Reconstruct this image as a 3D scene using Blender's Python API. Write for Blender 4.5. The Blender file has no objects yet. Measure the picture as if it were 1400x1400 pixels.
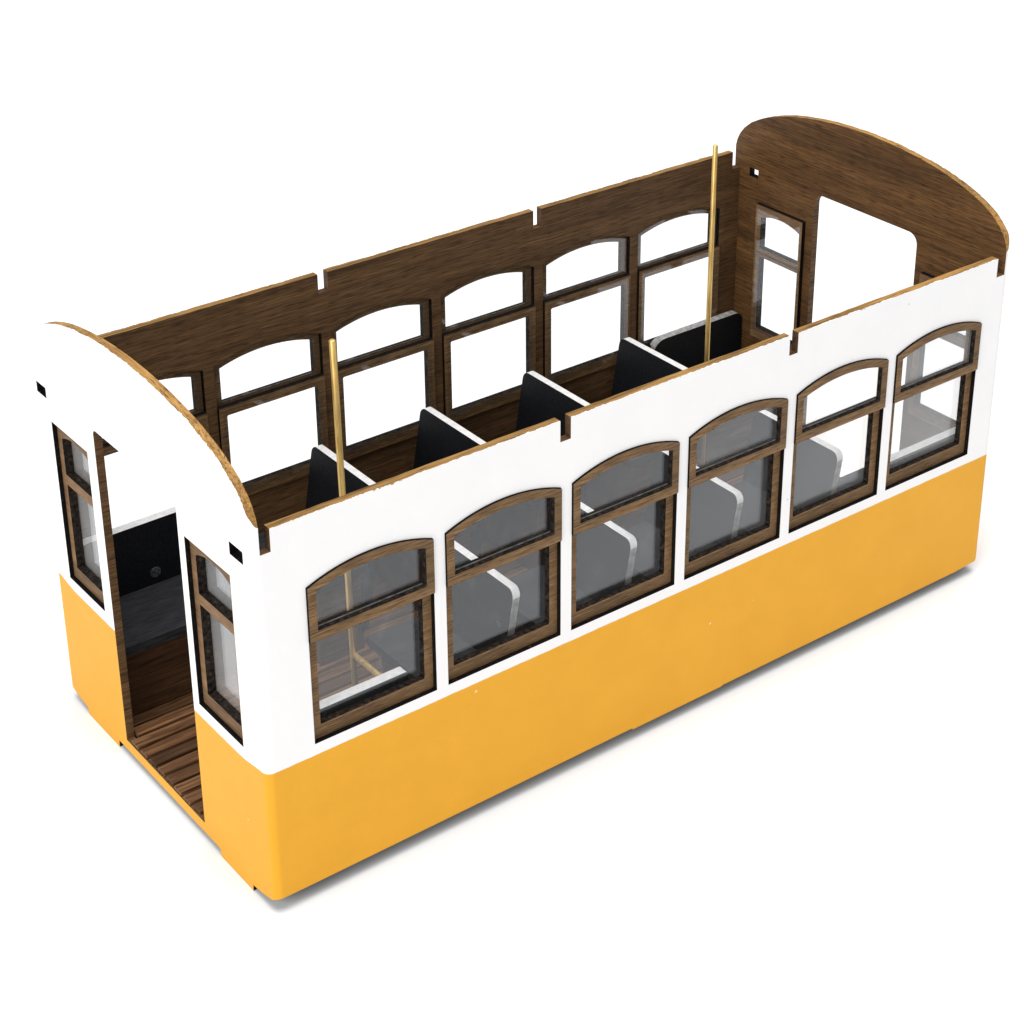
import bpy, bmesh, math, random
from mathutils import Vector, Matrix
from mathutils.geometry import tessellate_polygon

random.seed(7)
scene = bpy.context.scene
COL = scene.collection
S = 0.001                      # everything is written in millimetres

# ------------------------------------------------------------------ camera
cam_d = bpy.data.cameras.new('camera')
cam = bpy.data.objects.new('camera', cam_d)
COL.objects.link(cam)
cam.location = (-182.6252 * S, -344.0935 * S, 347.2511 * S)
cam.rotation_mode = 'XYZ'
cam.rotation_euler = (1.13276, 0.0102, -0.6421)
cam_d.sensor_width = 36.0
cam_d.lens = 2705.1232 / 1400 * 36.0
cam_d.shift_x = (700 - 686.4111) / 1400
cam_d.shift_y = (428.5283 - 700) / 1400
cam_d.clip_start = 0.01
cam_d.clip_end = 100.0
scene.camera = cam

# ------------------------------------------------------------------ light
world = bpy.data.worlds.new('World')
scene.world = world
world.use_nodes = True
wb = world.node_tree.nodes['Background']
wb.inputs['Color'].default_value = (1.0, 1.0, 1.0, 1)
wb.inputs['Strength'].default_value = 0.44

def area(name, loc, target, size, power, color=(1, 1, 1)):
    d = bpy.data.lights.new(name, 'AREA')
    d.shape = 'SQUARE'
    d.size = size * S
    d.energy = power
    d.color = color
    o = bpy.data.objects.new(name, d)
    COL.objects.link(o)
    o.location = [c * S for c in loc]
    v = Vector([(t - c) for t, c in zip(target, loc)])
    o.rotation_euler = v.to_track_quat('-Z', 'Y').to_euler()
    return o

area('overhead_softbox', (0, -150, 3000), (130, 58, 0), 2200, 96.0, (1.0, 0.99, 0.975))
area('side_softbox', (-1990, -720, 1180), (100, 58, 50), 1300, 34.0, (1.0, 0.99, 0.97))

scene.view_settings.view_transform = 'Standard'
scene.view_settings.look = 'None'
scene.view_settings.exposure = 0.0
scene.view_settings.gamma = 1.0
scene.view_settings.use_curve_mapping = False
scene.cycles.max_bounces = 10
scene.cycles.transparent_max_bounces = 24

# ------------------------------------------------------------------ materials
class NT:
    """tiny helper round a node tree"""
    def __init__(self, name):
        self.m = bpy.data.materials.new(name)
        self.m.use_nodes = True
        self.t = self.m.node_tree
        self.t.nodes.clear()
        self.out = self.t.nodes.new('ShaderNodeOutputMaterial')
    def n(self, kind, **kw):
        nd = self.t.nodes.new(kind)
        for k, v in kw.items():
            setattr(nd, k, v)
        return nd
    def l(self, a, b):
        self.t.links.new(a, b)
    def put(self, sock, v):
        if hasattr(v, 'is_output'):
            self.l(v, sock)
        else:
            sock.default_value = v
    def math(self, op, a, b=0.0, c=None, clamp=False):
        nd = self.n('ShaderNodeMath', operation=op, use_clamp=clamp)
        self.put(nd.inputs[0], a)
        self.put(nd.inputs[1], b)
        if c is not None:
            self.put(nd.inputs[2], c)
        return nd.outputs[0]
    def coord(self, scale=(1, 1, 1)):
        """object coordinates in millimetres, stretched by scale"""
        tc = self.n('ShaderNodeTexCoord')
        mp = self.n('ShaderNodeMapping')
        self.l(tc.outputs['Object'], mp.inputs['Vector'])
        mp.inputs['Scale'].default_value = [s * 1000 for s in scale]
        return mp.outputs[0]
    def sep(self, v):
        nd = self.n('ShaderNodeSeparateXYZ')
        self.l(v, nd.inputs[0])
        return nd.outputs
    def noise(self, vec, scale=1.0, detail=3.0, rough=0.55, dist=0.0):
        nd = self.n('ShaderNodeTexNoise')
        self.l(vec, nd.inputs['Vector'])
        nd.inputs['Scale'].default_value = scale
        nd.inputs['Detail'].default_value = detail
        nd.inputs['Roughness'].default_value = rough
        nd.inputs['Distortion'].default_value = dist
        return nd.outputs['Fac']
    def ramp(self, fac, stops):
        nd = self.n('ShaderNodeValToRGB')
        self.l(fac, nd.inputs[0])
        el = nd.color_ramp.elements
        while len(el) < len(stops):
            el.new(0.5)
        for e, (p, c) in zip(el, stops):
            e.position = p
            e.color = c if len(c) == 4 else (*c, 1)
        return nd.outputs[0]
    def mix(self, fac, a, b, blend='MIX'):
        nd = self.n('ShaderNodeMix', data_type='RGBA', blend_type=blend)
        self.put(nd.inputs[0], fac)
        self.put(nd.inputs[6], a)
        self.put(nd.inputs[7], b)
        return nd.outputs[2]
    def rng(self, v, a, b, c=0.0, d=1.0, smooth=False):
        nd = self.n('ShaderNodeMapRange')
        nd.interpolation_type = 'SMOOTHSTEP' if smooth else 'LINEAR'
        self.put(nd.inputs[0], v)
        for i, x in enumerate((a, b, c, d)):
            nd.inputs[1 + i].default_value = x
        return nd.outputs[0]
    def bump(self, h, dist_mm, strength=1.0, normal=None):
        nd = self.n('ShaderNodeBump')
        nd.inputs['Strength'].default_value = strength
        nd.inputs['Distance'].default_value = dist_mm * S
        self.l(h, nd.inputs['Height'])
        if normal is not None:
            self.l(normal, nd.inputs['Normal'])
        return nd.outputs[0]
    def bevel(self, r_mm):
        nd = self.n('ShaderNodeBevel', samples=4)
        nd.inputs['Radius'].default_value = r_mm * S
        return nd.outputs[0]
    def principled(self, color, rough, normal=None, metallic=0.0, spec=0.5):
        p = self.n('ShaderNodeBsdfPrincipled')
        self.put(p.inputs['Base Color'], color)
        self.put(p.inputs['Roughness'], rough)
        p.inputs['Metallic'].default_value = metallic
        p.inputs['Specular IOR Level'].default_value = spec
        if normal is not None:
            self.l(normal, p.inputs['Normal'])
        self.l(p.outputs[0], self.out.inputs[0])
        return p

def C4(r, g, b):
    return (r, g, b, 1)

def wood(name, dark, mid, light, axis='x', rough=0.6, var=0.0, fine=1.0, rim=None):
    k = NT(name)
    a, b = 0.055 * fine, 1.5 * fine
    st = {'x': (a, b, b), 'y': (b, a, b)}[axis]
    a, b = 0.13 * fine, 3.6 * fine
    st2 = {'x': (a, b, b), 'y': (b, a, b)}[axis]
    st3 = {'x': (0.012, 0.16, 0.16), 'y': (0.16, 0.012, 0.16)}[axis]
    g = k.noise(k.coord(st), 0.9, 5, 0.62, 0.3)
    col = k.ramp(g, [(0.30, dark), (0.50, mid), (0.72, light)])
    broad = k.rng(k.noise(k.coord(st3), 1.0, 3), 0.3, 0.7, 0.66, 1.28)
    bc = k.n('ShaderNodeCombineColor')
    for i in range(3):
        k.l(broad, bc.inputs[i])
    col = k.mix(1.0, col, bc.outputs[0], 'MULTIPLY')
    pore = k.noise(k.coord(st2), 1.0, 2, 0.5)
    pm = k.rng(pore, 0.56, 0.66, 0.0, 0.85)
    col = k.mix(pm, col, C4(dark[0] * 0.35, dark[1] * 0.35, dark[2] * 0.4))
    if var:
        gi = k.n('ShaderNodeNewGeometry').outputs['Random Per Island']
        v = k.rng(gi, 0, 1, 1 - var, 1 + var)
        vc = k.n('ShaderNodeCombineColor')
        for i in range(3):
            k.l(v, vc.inputs[i])
        col = k.mix(1.0, col, vc.outputs[0], 'MULTIPLY')
    if rim is not None:
        # ragged rim of paint along the outer face
        q = k.sep(k.coord())[1 if axis == 'x' else 0]
        d = k.math('MINIMUM', q, k.math('SUBTRACT', rim, q))
        rg = k.noise(k.coord(), 0.7, 5, 0.7)
        rb = k.noise(k.coord(), 0.09, 3, 0.6)
        am = k.math('ADD', k.math('MULTIPLY', rg, 1.3), k.math('ADD', k.math('MULTIPLY', rb, 1.2), k.math('MULTIPLY', d, -0.9)))
        col = k.mix(k.rng(am, 1.12, 1.17), col, C4(0.80, 0.80, 0.81))
    h = k.math('ADD', k.math('MULTIPLY', g, 0.5), k.math('MULTIPLY', pore, -0.8))
    k.principled(col, rough, k.bump(h, 0.12, 0.6, k.bevel(0.12)), spec=0.22)
    return k.m

WX = wood('walnut_along_length', (0.045, 0.022, 0.009), (0.115, 0.060, 0.025), (0.185, 0.103, 0.045), 'x', fine=1.5)
WY = wood('walnut_across', (0.048, 0.021, 0.007), (0.118, 0.056, 0.019), (0.178, 0.090, 0.031), 'y', fine=1.5)
SX = wood('sash_wood_along_length', (0.055, 0.028, 0.010), (0.165, 0.092, 0.038), (0.29, 0.175, 0.078), 'x', fine=2.2)
SY = wood('sash_wood_across', (0.10, 0.052, 0.022), (0.20, 0.112, 0.052), (0.30, 0.175, 0.085), 'y', fine=2.2)
SLATW = wood('slat_wood', (0.050, 0.022, 0.010), (0.115, 0.052, 0.022), (0.22, 0.115, 0.05), 'x', 0.5, 0.45)
BASEW = wood('bench_wood', (0.035, 0.017, 0.008), (0.070, 0.034, 0.015), (0.115, 0.058, 0.026), 'x')
TANX = wood('raw_edge_along_length', (0.12, 0.062, 0.019), (0.32, 0.172, 0.050), (0.44, 0.25, 0.080), 'x', rim=117.4)
TANY = wood('raw_edge_across', (0.14, 0.070, 0.022), (0.33, 0.178, 0.052), (0.44, 0.25, 0.080), 'y', rim=261.3)

def burnt(name, lo, hi):
    k = NT(name)
    n = k.noise(k.coord(), 0.9, 4)
    col = k.ramp(n, [(0.35, (0.003, 0.003, 0.004)), (0.62, lo), (0.78, hi)])
    k.principled(col, 0.8, spec=0.08)
    return k.m
BURNT = burnt('burnt_edge', (0.009, 0.007, 0.006), (0.06, 0.032, 0.013))
SINGED = burnt('singed_sash_edge', (0.032, 0.024, 0.018), (0.10, 0.062, 0.034))

def paint(W, chips):
    k = NT('two_tone_paint')
    co = k.coord()
    x, y, z = k.sep(co)
    fine = k.noise(co, 1.6, 4)
    wave = k.noise(co, 0.35, 3)
    # the line between the two colours climbs a little at the corners
    e = k.math('MINIMUM', y, k.math('SUBTRACT', W, y))
    zb = k.rng(e, 0.0, 14.0, 44.05, 42.55, True)
    zb = k.math('ADD', zb, k.math('MULTIPLY', k.math('SUBTRACT', wave, 0.5), 0.35))
    up = k.rng(k.math('SUBTRACT', z, zb), -0.05, 0.05)
    mott = k.noise(co, 0.06, 6, 0.65)
    yel = k.ramp(mott, [(0.3, (0.685, 0.326, 0.009)), (0.7, (0.730, 0.352, 0.012))])
    whi = k.ramp(mott, [(0.3, (0.80, 0.80, 0.81)), (0.7, (0.83, 0.83, 0.835))])
    col = k.mix(up, yel, whi)
    # chips where the top edge shows bare wood
    chip = k.noise(co, 0.55, 5, 0.65)
    rim = k.rng(z, 110.2, 111.75, 0.0, 1.0)
    big = k.noise(co, 0.06, 3, 0.6)
    amt = k.math('ADD', k.math('MULTIPLY', rim, 0.24), k.math('ADD', k.math('MULTIPLY', chip, 0.55), k.math('MULTIPLY', big, 0.6)))
    cm = k.rng(amt, 0.885, 0.91)
    if chips:
        col = k.mix(cm, col, C4(0.30, 0.15, 0.045))
    # specks of dust and dirt
    vo = k.n('ShaderNodeTexVoronoi', feature='F1')
    k.l(co, vo.inputs['Vector'])
    vo.inputs['Scale'].default_value = 0.11
    d = vo.outputs['Distance']
    jit = k.noise(co, 1.3, 2)
    sp = k.rng(k.math('ADD', d, k.math('MULTIPLY', jit, 0.06)), 0.060, 0.075, 1.0, 0.0)
    spc = k.sep(vo.outputs['Color'])
    sel = k.math('GREATER_THAN', spc[0], 0.72)
    tone = k.mix(k.math('GREATER_THAN', spc[1], 0.55), C4(0.85, 0.74, 0.52), C4(0.20, 0.11, 0.03))
    tone = k.mix(up, tone, C4(0.45, 0.45, 0.46))
    col = k.mix(k.math('MULTIPLY', k.math('MULTIPLY', sp, sel), 0.8), col, tone)
    rough = k.rng(fine, 0.3, 0.7, 0.42, 0.58)
    k.principled(col, rough, k.bump(fine, 0.05, 0.5), spec=0.28)
    return k.m

def black_board(name, lo, hi, streak=False):
    k = NT(name)
    co = k.coord((0.12, 1.6, 1.6) if streak else (1, 1, 1))
    n = k.noise(co, 1.2, 5, 0.65)
    col = k.ramp(n, [(0.35, lo), (0.72, hi)])
    k.principled(col, 0.6, k.bump(n, 0.02, 0.3), spec=0.14)
    return k.m
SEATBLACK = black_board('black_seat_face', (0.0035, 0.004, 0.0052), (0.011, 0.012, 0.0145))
CUSHION = black_board('charcoal_seat_top', (0.010, 0.010, 0.012), (0.036, 0.037, 0.041), True)

def edge_silver(name, lo, hi):
    k = NT(name)
    n = k.noise(k.coord(), 0.6, 4)
    col = k.ramp(n, [(0.3, lo), (0.7, hi)])
    k.principled(col, 0.45, k.bump(n, 0.05, 0.4, k.bevel(0.2)), spec=0.5)
    return k.m
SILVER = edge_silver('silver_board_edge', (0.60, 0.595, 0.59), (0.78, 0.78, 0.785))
SHADED_SILVER = edge_silver('shaded_silver_edge', (0.16, 0.155, 0.15), (0.42, 0.415, 0.41))  # darker copy of the silver edge, with shade put into its colour

def brass():
    k = NT('brass')
    n = k.noise(k.coord((1, 1, 0.12)), 1.1, 4)
    col = k.ramp(n, [(0.3, (0.60, 0.37, 0.10)), (0.7, (0.86, 0.62, 0.24))])
    k.principled(col, k.rng(n, 0.3, 0.7, 0.36, 0.55), metallic=0.8)
    return k.m
BRASS = brass()

def glass(name, haze):
    """clear acrylic pane: mirror share from the viewing angle, the rest straight through, plus faint smears of glue"""
    k = NT(name)
    geo = k.n('ShaderNodeNewGeometry')
    dp = k.n('ShaderNodeVectorMath', operation='DOT_PRODUCT')
    k.l(geo.outputs['Normal'], dp.inputs[0])
    k.l(geo.outputs['Incoming'], dp.inputs[1])
    c = k.math('ABSOLUTE', dp.outputs['Value'])
    f = k.math('POWER', k.math('SUBTRACT', 1.0, c, clamp=True), 5.0)
    f = k.math('ADD', k.math('MULTIPLY', f, 0.957), 0.043)
    tr = k.n('ShaderNodeBsdfTransparent')
    tr.inputs[0].default_value = (0.985, 0.988, 0.99, 1)
    gl = k.n('ShaderNodeBsdfGlossy')
    gl.inputs['Roughness'].default_value = 0.03
    gl.inputs['Color'].default_value = (0.90, 0.95, 1, 1)
    m1 = k.n('ShaderNodeMixShader')
    k.l(f, m1.inputs[0]); k.l(tr.outputs[0], m1.inputs[1]); k.l(gl.outputs[0], m1.inputs[2])
    oi = k.n('ShaderNodeObjectInfo')
    ofs = k.n('ShaderNodeVectorMath', operation='ADD')
    k.l(k.coord(), ofs.inputs[0])
    cx = k.n('ShaderNodeCombineXYZ')
    r = k.math('MULTIPLY', oi.outputs['Random'], 300.0)
    for i in range(3):
        k.l(r, cx.inputs[i])
    k.l(cx.outputs[0], ofs.inputs[1])
    a = k.noise(ofs.outputs[0], 0.10, 6, 0.6, 1.2)
    b = k.noise(ofs.outputs[0], 0.75, 3, 0.5, 0.5)
    sm = k.math('ADD', k.rng(a, 0.55, 0.85, 0.0, 0.05), k.rng(b, 0.735, 0.80, 0.0, 0.16))
    sm = k.math('ADD', sm, haze)  # even pale layer for reflections and surface film
    df = k.n('ShaderNodeBsdfDiffuse')
    df.inputs[0].default_value = (0.8, 0.8, 0.8, 1)
    m2 = k.n('ShaderNodeMixShader')
    k.l(sm, m2.inputs[0]); k.l(m1.outputs[0], m2.inputs[1]); k.l(df.outputs[0], m2.inputs[2])
    k.l(m2.outputs[0], k.out.inputs[0])
    return k.m
GLASS = glass('acrylic_pane', 0.006)
HAZED = [GLASS, GLASS, glass('lightly_hazed_pane', 0.015), glass('hazed_pane', 0.035), glass('hazier_pane', 0.06), glass('haziest_pane', 0.13)]  # haze climbs along the row, standing in for grazing reflection
ENDGLASS = glass('hazed_acrylic_pane', 0.13)  # even pale haze stands in for the grey reflection on these panes

def bead_mat():
    k = NT('glue_bead')
    n = k.noise(k.coord(), 0.5, 4)
    col = k.ramp(n, [(0.35, (0.06, 0.055, 0.05)), (0.7, (0.20, 0.19, 0.17))])
    k.principled(col, 0.35)
    return k.m
BEAD = bead_mat()

def ground_mat():
    k = NT('white_table_paper')
    n = k.noise(k.coord(), 0.5, 4)
    col = k.ramp(n, [(0.3, (0.90, 0.90, 0.905)), (0.7, (0.92, 0.92, 0.922))])
    k.principled(col, 0.7, k.bump(n, 0.03, 0.3), spec=0.2)
    return k.m
GROUND = ground_mat()

def peg_mat():
    k = NT('worn_peg')
    n = k.noise(k.coord(), 2.2, 4)
    col = k.ramp(n, [(0.42, (0.012, 0.012, 0.013)), (0.66, (0.12, 0.115, 0.11))])
    k.principled(col, 0.5)
    return k.m
PEG = peg_mat()

# ------------------------------------------------------------------ mesh helpers
def new_obj(name, verts, faces, fmat, mats, parent=None, loc=(0, 0, 0), smooth=False):
    me = bpy.data.meshes.new(name)
    me.from_pydata([[c * S for c in v] for v in verts], [], faces)
    for m in mats:
        me.materials.append(m)
    for p, mi in zip(me.polygons, fmat):
        p.material_index = mi
        p.use_smooth = smooth
    bm = bmesh.new()
    bm.from_mesh(me)
    bmesh.ops.remove_doubles(bm, verts=bm.verts, dist=1e-7)
    bmesh.ops.recalc_face_normals(bm, faces=bm.faces)
    bm.to_mesh(me)
    bm.free()
    me.update()
    o = bpy.data.objects.new(name, me)
    COL.objects.link(o)
    o.location = [c * S for c in loc]
    if parent is not None:
        o.parent = parent
    return o

class Geo:
    def __init__(self):
        self.v, self.f, self.m = [], [], []
    def face(self, pts, mat=0):
        i = len(self.v)
        self.v += [tuple(p) for p in pts]
        self.f.append(tuple(range(i, i + len(pts))))
        self.m.append(mat)
    def slab(self, outlines, place, d0, d1, m0, m1, edge):
        """polygon (first outline) with holes, extruded from depth d0 to d1; edge(k, a, b) gives the side material or None"""
        tris = tessellate_polygon([[Vector((a, b, 0)) for a, b in o] for o in outlines])
        flat = [p for o in outlines for p in o]
        for t in tris:
            self.face([place(*flat[i], d0) for i in t], m0)
            self.face([place(*flat[i], d1) for i in t], m1)
        for k, o in enumerate(outlines):
            for i in range(len(o)):
                a, b = o[i], o[(i + 1) % len(o)]
                mt = edge(k, a, b)
                if mt is None:
                    continue
                self.face([place(*a, d0), place(*b, d0), place(*b, d1), place(*a, d1)], mt)
    def box(self, x0, x1, y0, y1, z0, z1, mat=0):
        p = [(x, y, z) for z in (z0, z1) for y in (y0, y1) for x in (x0, x1)]
        for q in ((0, 1, 3, 2), (4, 5, 7, 6), (0, 1, 5, 4), (2, 3, 7, 6), (0, 2, 6, 4), (1, 3, 7, 5)):
            self.face([p[i] for i in q], mat)
    def tube(self, a, b, r, n=20, mat=0, cap=0.25):
        a, b = Vector(a), Vector(b)
        d = (b - a).normalized()
        u = d.orthogonal().normalized()
        w = d.cross(u)
        rings = [(a, r - cap), (a + d * cap, r), (b - d * cap, r), (b, r - cap)]
        R = [[tuple(c + (u * math.cos(2 * math.pi * i / n) + w * math.sin(2 * math.pi * i / n)) * rr) for i in range(n)] for c, rr in rings]
        for s in range(3):
            for i in range(n):
                j = (i + 1) % n
                self.face([R[s][i], R[s][j], R[s + 1][j], R[s + 1][i]], mat)
        self.face(R[0], mat)
        self.face(R[3], mat)
    def build(self, name, mats, parent=None, loc=(0, 0, 0), smooth=False):
        return new_obj(name, self.v, self.f, self.m, mats, parent, loc, smooth)

def arc_top(x0, x1, z, sag, n=18):
    """points from (x1, z) back to (x0, z) over a shallow arch"""
    h = (x1 - x0) / 2
    R = (h * h + sag * sag) / (2 * sag)
    c = (x0 + x1) / 2
    out = []
    for i in range(n + 1):
        x = x1 - (x1 - x0) * i / n
        out.append((x, z + sag - R + math.sqrt(max(R * R - (x - c) ** 2, 0))))
    return out

def rrect(x0, x1, z0, z1, r=(0, 0, 0, 0), n=6):
    """rectangle with corner radii: bottom left, bottom right, top right, top left"""
    out = []
    for (cx, cz, a0), rr in zip(((x0, z0, 180), (x1, z0, 270), (x1, z1, 0), (x0, z1, 90)), r):
        if rr <= 0:
            out.append((cx, cz))
            continue
        ccx = cx + rr if cx == x0 else cx - rr
        ccz = cz + rr if cz == z0 else cz - rr
        for i in range(n + 1):
            a = math.radians(a0 + 90 * i / n)
            out.append((ccx + rr * math.cos(a), ccz + rr * math.sin(a)))
    return out

# ------------------------------------------------------------------ sizes (mm)
L, W, T = 261.3, 117.4, 2.4
TOP = 111.7
X0, PITCH, WW = 13.8, 40.0, 36.45
Z0W, Z1W, SAG = 47.3, 92.4, 3.6
PAINT = paint(W, True)
ENDPAINT = paint(W, False)

# ------------------------------------------------------------------ the setting
g = Geo()
g.face([(-9000, -9000, 0), (9000, -9000, 0), (9000, 9000, 0), (-9000, 9000, 0)])
ground = g.build('ground', [GROUND], loc=(0, 0, 0.6))
ground['kind'] = 'structure'
ground['label'] = 'seamless white tabletop under the model tram'

# ------------------------------------------------------------------ the tram
tram = bpy.data.objects.new('model_tram', None)
COL.objects.link(tram)
tram.empty_display_size = 0.02
tram['label'] = 'roofless wooden model tram body painted white over yellow, on a white surface'
tram['category'] = 'model tram'

# ---- long side walls
def jitter_line(x0, x1, z, amp, step=3.0):
    """slightly uneven sawn edge from x0 to x1"""
    n = max(2, int(abs(x1 - x0) / step))
    pts = []
    for i in range(n + 1):
        a = amp if 0 < i < n else 0
        pts.append((x0 + (x1 - x0) * i / n, z + random.uniform(-a, a)))
    return pts

def side_wall(far):
    xa, xb = T + 0.002, L - T - 0.002
    zn = 105.6
    nt = [(xa, 5.3), (90.0, 93.4), (170.0, 173.2), (255.4, xb)]
    out = [(xa, 5.4), (9, 5.3), (116, 5.2), (116.2, 4.7), (150, 4.6), (150.2, 4.9), (xb - 9, 4.6), (xb, 5.1)]
    out += [(xb, zn), (nt[3][0], zn)]
    out += jitter_line(nt[3][0], nt[2][1], TOP, 0.07)
    out += [(nt[2][1], zn), (nt[2][0], zn)]
    out += jitter_line(nt[2][0], nt[1][1], TOP, 0.07)
    out += [(nt[1][1], zn), (nt[1][0], zn)]
    out += jitter_line(nt[1][0], nt[0][1], TOP, 0.07)
    out += [(nt[0][1], zn), (xa, zn)]
    holes = []
    for i in range(6):
        a = X0 + PITCH * i
        holes.append([(a, Z0W), (a + WW, Z0W)] + arc_top(a, a + WW, Z1W, SAG))
    g = Geo()
    if far:
        place = lambda x, z, d: (x, W - d, z)
    else:
        place = lambda x, z, d: (x, d, z)
    def edge(k, a, b):
        if k > 0:
            return 3
        if a[1] > 111 and b[1] > 111:
            return 2
        if min(a[1], b[1]) > 104:
            return 4
        return 3
    g.slab([out] + holes, place, 0.0, T, 0, 1, edge)
    return g.build('side_wall', [PAINT, WX, TANX, BURNT, WX], tram)
side_wall(False)
side_wall(True)

# ---- end walls
ARCH = [(0, 113.0), (0.5, 115.0), (1.6, 117.4), (3.6, 120.0), (7.0, 122.9), (11, 125.1), (15, 126.8), (20, 128.5), (25.5, 130.0),
        (31, 131.1), (37.5, 132.1), (44, 132.8), (50, 133.2), (58.7, 133.45)]
def lerp_tab(tab, d):
    for (a, za), (b, zb) in zip(tab, tab[1:]):
        if d <= b:
            return za + (zb - za) * (d - a) / (b - a)
    return tab[-1][1]
NEAR_BOT = [(0, 5.4), (0.8, 5.1), (1.6, 4.75), (2.4, 4.4), (6, 3.5), (10, 2.8)]
FAR_BOT = [(0, 5.1), (0.15, 5.3), (0.5, 5.7), (1.0, 6.3), (1.7, 7.3), (2.4, 8.6), (4, 5.6), (6, 3.6), (10, 2.8)]

def end_wall(flip, wins, door, slots):
    r = T
    BOT = FAR_BOT if flip else NEAR_BOT
    mid = [(d, z) for d, z in ARCH if d > r]
    # outline between the two rounded corners, in (y, z)
    out = [(r, lerp_tab(BOT, r)), (4, lerp_tab(BOT, 4)), (6, lerp_tab(BOT, 6)), (10, 2.8), (11.6, 2.7), (11.8, 0.7), (28.3, 0.7), (28.5, 3.0), (86.0, 3.0), (86.2, 0.7),
           (W - 11.8, 0.7), (W - 11.6, 2.7), (W - 10, 2.8), (W - 6, lerp_tab(BOT, 6)), (W - 4, lerp_tab(BOT, 4)), (W - r, lerp_tab(BOT, r))]
    out += [(W - r, lerp_tab(ARCH, r))] + [(W - d, z) for d, z in mid] + [(d, z) for d, z in reversed(mid[:-1])] + [(r, lerp_tab(ARCH, r))]
    holes = [rrect(a, b, 46.2, 95.8) for a, b in wins]
    holes.append(rrect(door[0], door[1], 6.35, door[2], (0, 0, door[3], door[3])))
    holes += [rrect(a, b, c, d) for a, b, c, d in slots]
    nh = len(wins)
    g = Geo()
    if flip:
        place = lambda y, z, d: (L - d, y, z)
    else:
        place = lambda y, z, d: (d, y, z)
    def edge(k, a, b):
        if k == 0:
            if abs(a[0] - b[0]) < 1e-6 and a[0] in (r, W - r):
                return None
            return 2 if max(a[1], b[1]) > 100 else 3
        if k <= nh:
            return 3
        if k == nh + 1:
            return 4
        return 3
    g.slab([out] + holes, place, 0.0, T, 0, 1, edge)
    # rounded vertical corners
    n = 7
    for side in (0, 1):
        ring = []
        for i in range(n + 1):
            a = math.pi / 2 * i / n
            ring.append((r - r * math.sin(a), r - r * math.cos(a)))        # (depth, distance from the edge)
        ring.reverse()                                                     # from the front face round to the side
        ring = [(r - r * math.cos(math.pi / 2 * i / n), r - r * math.sin(math.pi / 2 * i / n)) for i in range(n + 1)]
        Y = (lambda e: e) if side == 0 else (lambda e: W - e)
        for (d0, e0), (d1, e1) in zip(ring, ring[1:]):
            t0, t1 = lerp_tab(ARCH, e0), lerp_tab(ARCH, e1)
            b0, b1 = lerp_tab(BOT, e0), lerp_tab(BOT, e1)
            zs = [0, 1]
            g.face([place(Y(e0), b0, d0), place(Y(e1), b1, d1), place(Y(e1), t1, d1), place(Y(e0), t0, d0)], 0)
            g.face([place(Y(e0), t0, d0), place(Y(e1), t1, d1), place(Y(e1), t1, T), place(Y(e0), t0, T)], 2)
            g.face([place(Y(e0), b0, d0), place(Y(e1), b1, d1), place(Y(e1), b1, T), place(Y(e0), b0, T)], 3)
            g.face([place(Y(e0), b0, T), place(Y(e1), b1, T), place(Y(e1), t1, T), place(Y(e0), t0, T)], 1)
    o = g.build('end_wall', [ENDPAINT, WY, TANY, BURNT, WX], tram)
    for p in o.data.polygons:
        p.use_smooth = False
    return o

NEAR_WINS = [(10.9, 33.2), (85.8, 107.4)]
FAR_WINS = [(9.6, 31.2), (82.7, 105.0)]
end_wall(False, NEAR_WINS, (36.3, 80.7, 104.8, 1.6), [(3.8, 10.1, 102.1, 105.6), (108.8, 114.6, 102.1, 105.3)])
end_wall(True, FAR_WINS, (34.6, 79.3, 107.0, 3.6), [(106.0, 110.2, 103.9, 106.9)])

# ---- windows of the long sides: upper sash stands proud, lower sash sits back, a pane behind each
def ring_slab(outer, holes, d0, d1, place, mats, name, parent, loc=(0, 0, 0)):
    g = Geo()
    g.slab([outer] + holes, place, d0, d1, 0, 0, lambda k, a, b: 2 if k else 1)
    return g.build(name, mats + [SINGED], parent, loc)

def side_window(x, far, gm):
    sgn = -1 if far else 1
    place = lambda a, z, d: (a, sgn * d, z)
    loc = (x, W if far else 0, 0)
    c = 0.12
    up_out = [(c, 76.9), (WW - c, 76.9)] + arc_top(c, WW - c, Z1W - c, SAG)
    up_hole = [(2.45, 79.7), (WW - 2.5, 79.7)] + arc_top(2.45, WW - 2.5, 90.7, 2.5)
    w = ring_slab(up_out, [up_hole], -0.6, 1.05, place, [SX, BURNT], 'window', tram, loc)
    lo_out = rrect(c, WW - c, Z0W + c, 79.0)
    lo_hole = rrect(2.7, WW - 2.75, 51.3, 76.2, (0.4, 0.4, 0.4, 0.4), 3)
    ring_slab(lo_out, [lo_hole], 1.35, 3.3, place, [SX, BURNT], 'lower_sash', w)
    g = Geo()
    g.slab([[(1.0, 79.25), (WW - 1.0, 79.25)] + arc_top(1.0, WW - 1.0, 91.6, 3.0)], place, 1.1, 1.5, 0, 0, lambda k, a, b: 0)
    y0, y1 = sorted((sgn * 0.82, sgn * 1.08))
    g.box(2.6, WW - 2.7, y0, y1, 79.72, 79.95, 1)
    g.build('pane', [gm, BEAD], w)
    g = Geo()
    g.slab([rrect(1.2, WW - 1.2, 49.6, 78.0)], place, 3.35, 3.7, 0, 0, lambda k, a, b: 0)
    g.build('pane', [gm], w)
    return w

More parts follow.
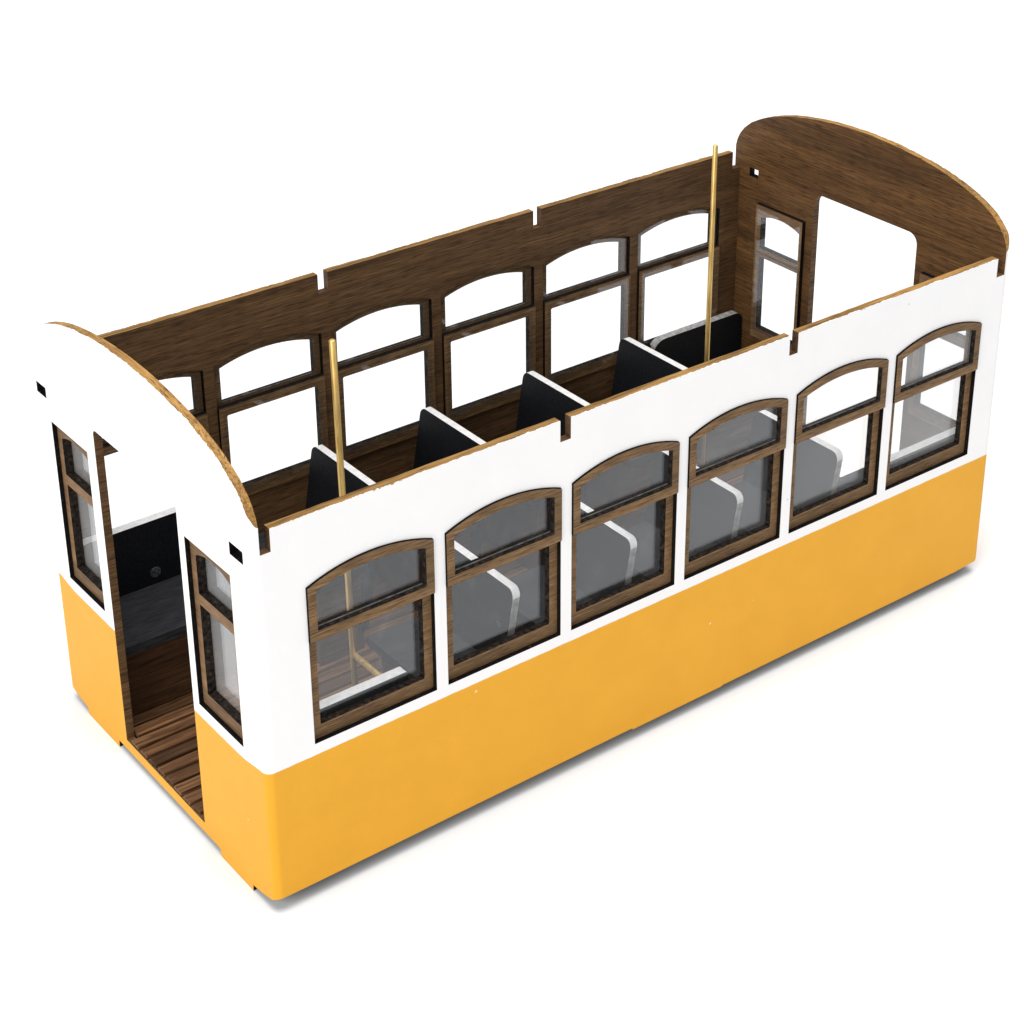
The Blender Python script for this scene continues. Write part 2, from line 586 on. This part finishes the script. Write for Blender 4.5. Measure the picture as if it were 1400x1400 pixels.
def end_window(y0, y1, flip):
    ww = y1 - y0
    if flip:
        place = lambda y, z, d: (-d, y, z)
    else:
        place = lambda y, z, d: (d, y, z)
    loc = (L if flip else 0, y0, 0)
    c = 0.12
    out = rrect(c, ww - c, 46.3, 95.7)
    sl = 1.4 if flip else 2.75
    h1 = [(sl, 80.1), (ww - 2.7, 80.1)] + arc_top(sl, ww - 2.7, 91.2, 1.9, 10)
    h2 = rrect(sl, ww - 2.7, 50.2, 77.0)
    w = ring_slab(out, [h1, h2], 1.3, 3.8, place, [SY, BURNT], 'window', tram, loc)
    g = Geo()
    g.slab([rrect(0.7, ww - 1.2, 78.8, 94.2)], place, 3.85, 4.2, 0, 0, lambda k, a, b: 0)
    g.build('pane', [GLASS if flip else ENDGLASS], w)
    g = Geo()
    g.slab([rrect(0.7, ww - 1.2, 48.9, 78.4)], place, 3.85, 4.2, 0, 0, lambda k, a, b: 0)
    g.build('pane', [GLASS if flip else ENDGLASS], w)
    return w

for i in range(6):
    side_window(X0 + PITCH * i, False, HAZED[i])
    side_window(X0 + PITCH * i, True, GLASS)
for a, b in NEAR_WINS:
    end_window(a, b, False)
for a, b in FAR_WINS:
    end_window(a, b, True)

# ---- floor: a base board with slats along the car
g = Geo()
g.box(T + 0.05, L - T - 0.05, T + 0.05, W - T - 0.05, 3.1, 6.2, 0)
floor = g.build('floor', [BURNT], tram)
g = Geo()
y = 5.2
pitch = 4.93
k0 = 0
while y < W - 8:
    wdt = 3.8
    inside = 36.6 < y and y + wdt < 80.4
    xa = random.uniform(0.1, 0.6) if inside else T + random.uniform(0.15, 0.8)
    xb = L - (random.uniform(0.1, 0.6) if (35 < y and y + wdt < 76.8) else T + random.uniform(0.15, 0.8))
    dz = random.uniform(-0.12, 0.12)
    g.box(xa, xb, y, y + wdt, 6.45, 7.5 + dz, 0)
    y += pitch
g.build('slats', [SLATW], floor)

# ---- transverse seats
def board(outline, place, t0, t1, edge_mat=1, face=0):
    g = Geo()
    g.slab([outline], place, t0, t1, face, face, lambda k, a, b: edge_mat)
    return g

def make_seat(peg, shade_side=0):
    """local origin: floor level at the foot of the back, half way across"""
    hw = 17.8
    g = Geo()
    g.box(-19.5, 0.6, -hw + 0.6, hw - 0.6, 26.6, 29.6, 0)
    s = g.build('seat', [CUSHION], tram)
    lean = 0.17
    # back board: leaning plane, in (y, height) with thickness towards +x
    def place(a, h, d):
        return (0.4 + lean * (h - 28) + d, a, h)
    out = rrect(-hw, hw, 8.0, 52.9, (0, 0, 2.5, 2.5), 7)
    b = Geo()
    b.slab([out], place, 0.0, 2.4, 0, 0, lambda k, p, q: 0 if shade_side and min(p[0] * shade_side, q[0] * shade_side) > hw - 0.4 else 2 if max(p[1], q[1]) < 51 and abs(p[1] - q[1]) > 5 else 1)  # shade painted in: far seats' aisle edge black, other upright edges grey
    b.build('backrest', [SEATBLACK, SILVER, SHADED_SILVER], s)
    g = Geo()
    g.box(-16.0, -1.0, -hw + 2, hw - 2, 0.2, 26.4, 0)
    g.build('seat_base', [BASEW], s)
    if peg:
        g = Geo()
        px = 0.4 + lean * (41 - 28)
        g.tube((px - 0.2, -13.6, 41), (px + 0.4, -13.6, 41), 1.1, 6, 0, 0.08)
        g.build('peg', [PEG], s)
    return s

def copy_tree(o, parent):
    c = o.copy()
    COL.objects.link(c)
    c.parent = parent
    for ch in list(o.children):
        copy_tree(ch, c)
    return c

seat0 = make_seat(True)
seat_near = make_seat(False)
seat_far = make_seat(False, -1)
nth = 0
for k in range(4):
    for yc in (8.4 + 17.8, 109.3 - 17.8):
        if nth < 3:
            s = (seat0, seat_far, seat_near)[nth]
        else:
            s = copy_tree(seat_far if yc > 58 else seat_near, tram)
        nth += 1
        s.location = ((76.6 + 40.2 * k + random.uniform(-0.4, 0.4)) * S, yc * S, 7.4 * S)

# ---- corner benches along the walls
def bench(x0, x1, far, r=(4.6, 4.6)):
    g = Geo()
    ya, yb = (9.0, 32.5)
    Y = (lambda v: W - v) if far else (lambda v: v)
    g.box(x0, x1, *sorted((Y(7.4), Y(31.8))), 29.3, 32.2, 0)
    b = g.build('bench', [CUSHION], tram)
    out = rrect(x0, x1, 8.0, 53.2, (0, 0, r[1], r[0]), 7)
    place = lambda a, z, d: (a, Y(d), z)
    board(out, place, 4.3, 7.3).build('backrest', [SEATBLACK, SHADED_SILVER if far and x0 > 100 else SILVER], b)
    g = Geo()
    g.box(x0 + 0.4, x1 - 0.4, *sorted((Y(7.6), Y(28.3))), 7.65, 29.2, 0)
    g.build('bench_base', [BASEW], b)
    g = Geo()
    px = x0 + 23.8 if x0 < 100 else x1 - 23.8
    g.tube((px, Y(7.0), 36.0), (px, Y(7.5), 36.0), 1.7, 16, 0, 0.1)
    g.build('peg', [PEG], b)
    return b

bench(3.4, 44.4, False, (1.0, 0.8))
bench(3.4, 44.4, True)
bench(217.2, 258.2, False, (1.0, 1.0))
bench(217.2, 258.2, True, (5.5, 3.0))

# narrow black board on the wall beside the far bench
g = board(rrect(206.0, 216.6, 9.0, 53.8, (0, 0, 2.2, 2.2), 5), lambda a, z, d: (a, W - d, z), 4.3, 7.0)
g.build('wall_board', [SEATBLACK, CUSHION], tram)

# ---- brass poles
def pole(top, bot, rail_end, r):
    g = Geo()
    g.tube(bot, top, r, 20, 0, 0.3)
    p = g.build('grab_pole', [BRASS], tram)
    for q in p.data.polygons:
        q.use_smooth = len(q.vertices) == 4
    if rail_end:
        z = 38.0
        g = Geo()
        t = (z - bot[2]) / (top[2] - bot[2])
        cx = bot[0] + (top[0] - bot[0]) * t
        cy = bot[1] + (top[1] - bot[1]) * t
        s = 1 if rail_end > cy else -1
        g.tube((cx, cy + s * 0.7, z), (cx, rail_end, z), 0.85, 18, 0, 0.3)
        h = g.build('handrail', [BRASS], p)
        for q in h.data.polygons:
            q.use_smooth = len(q.vertices) == 4
    return p
pole((47.5, 38.0, 132.6), (49.4, 38.0, 7.4), T + 0.2, 0.88)
pole((214.4, 80.0, 133.8), (213.9, 80.0, 7.4), W - T - 0.2, 0.80)
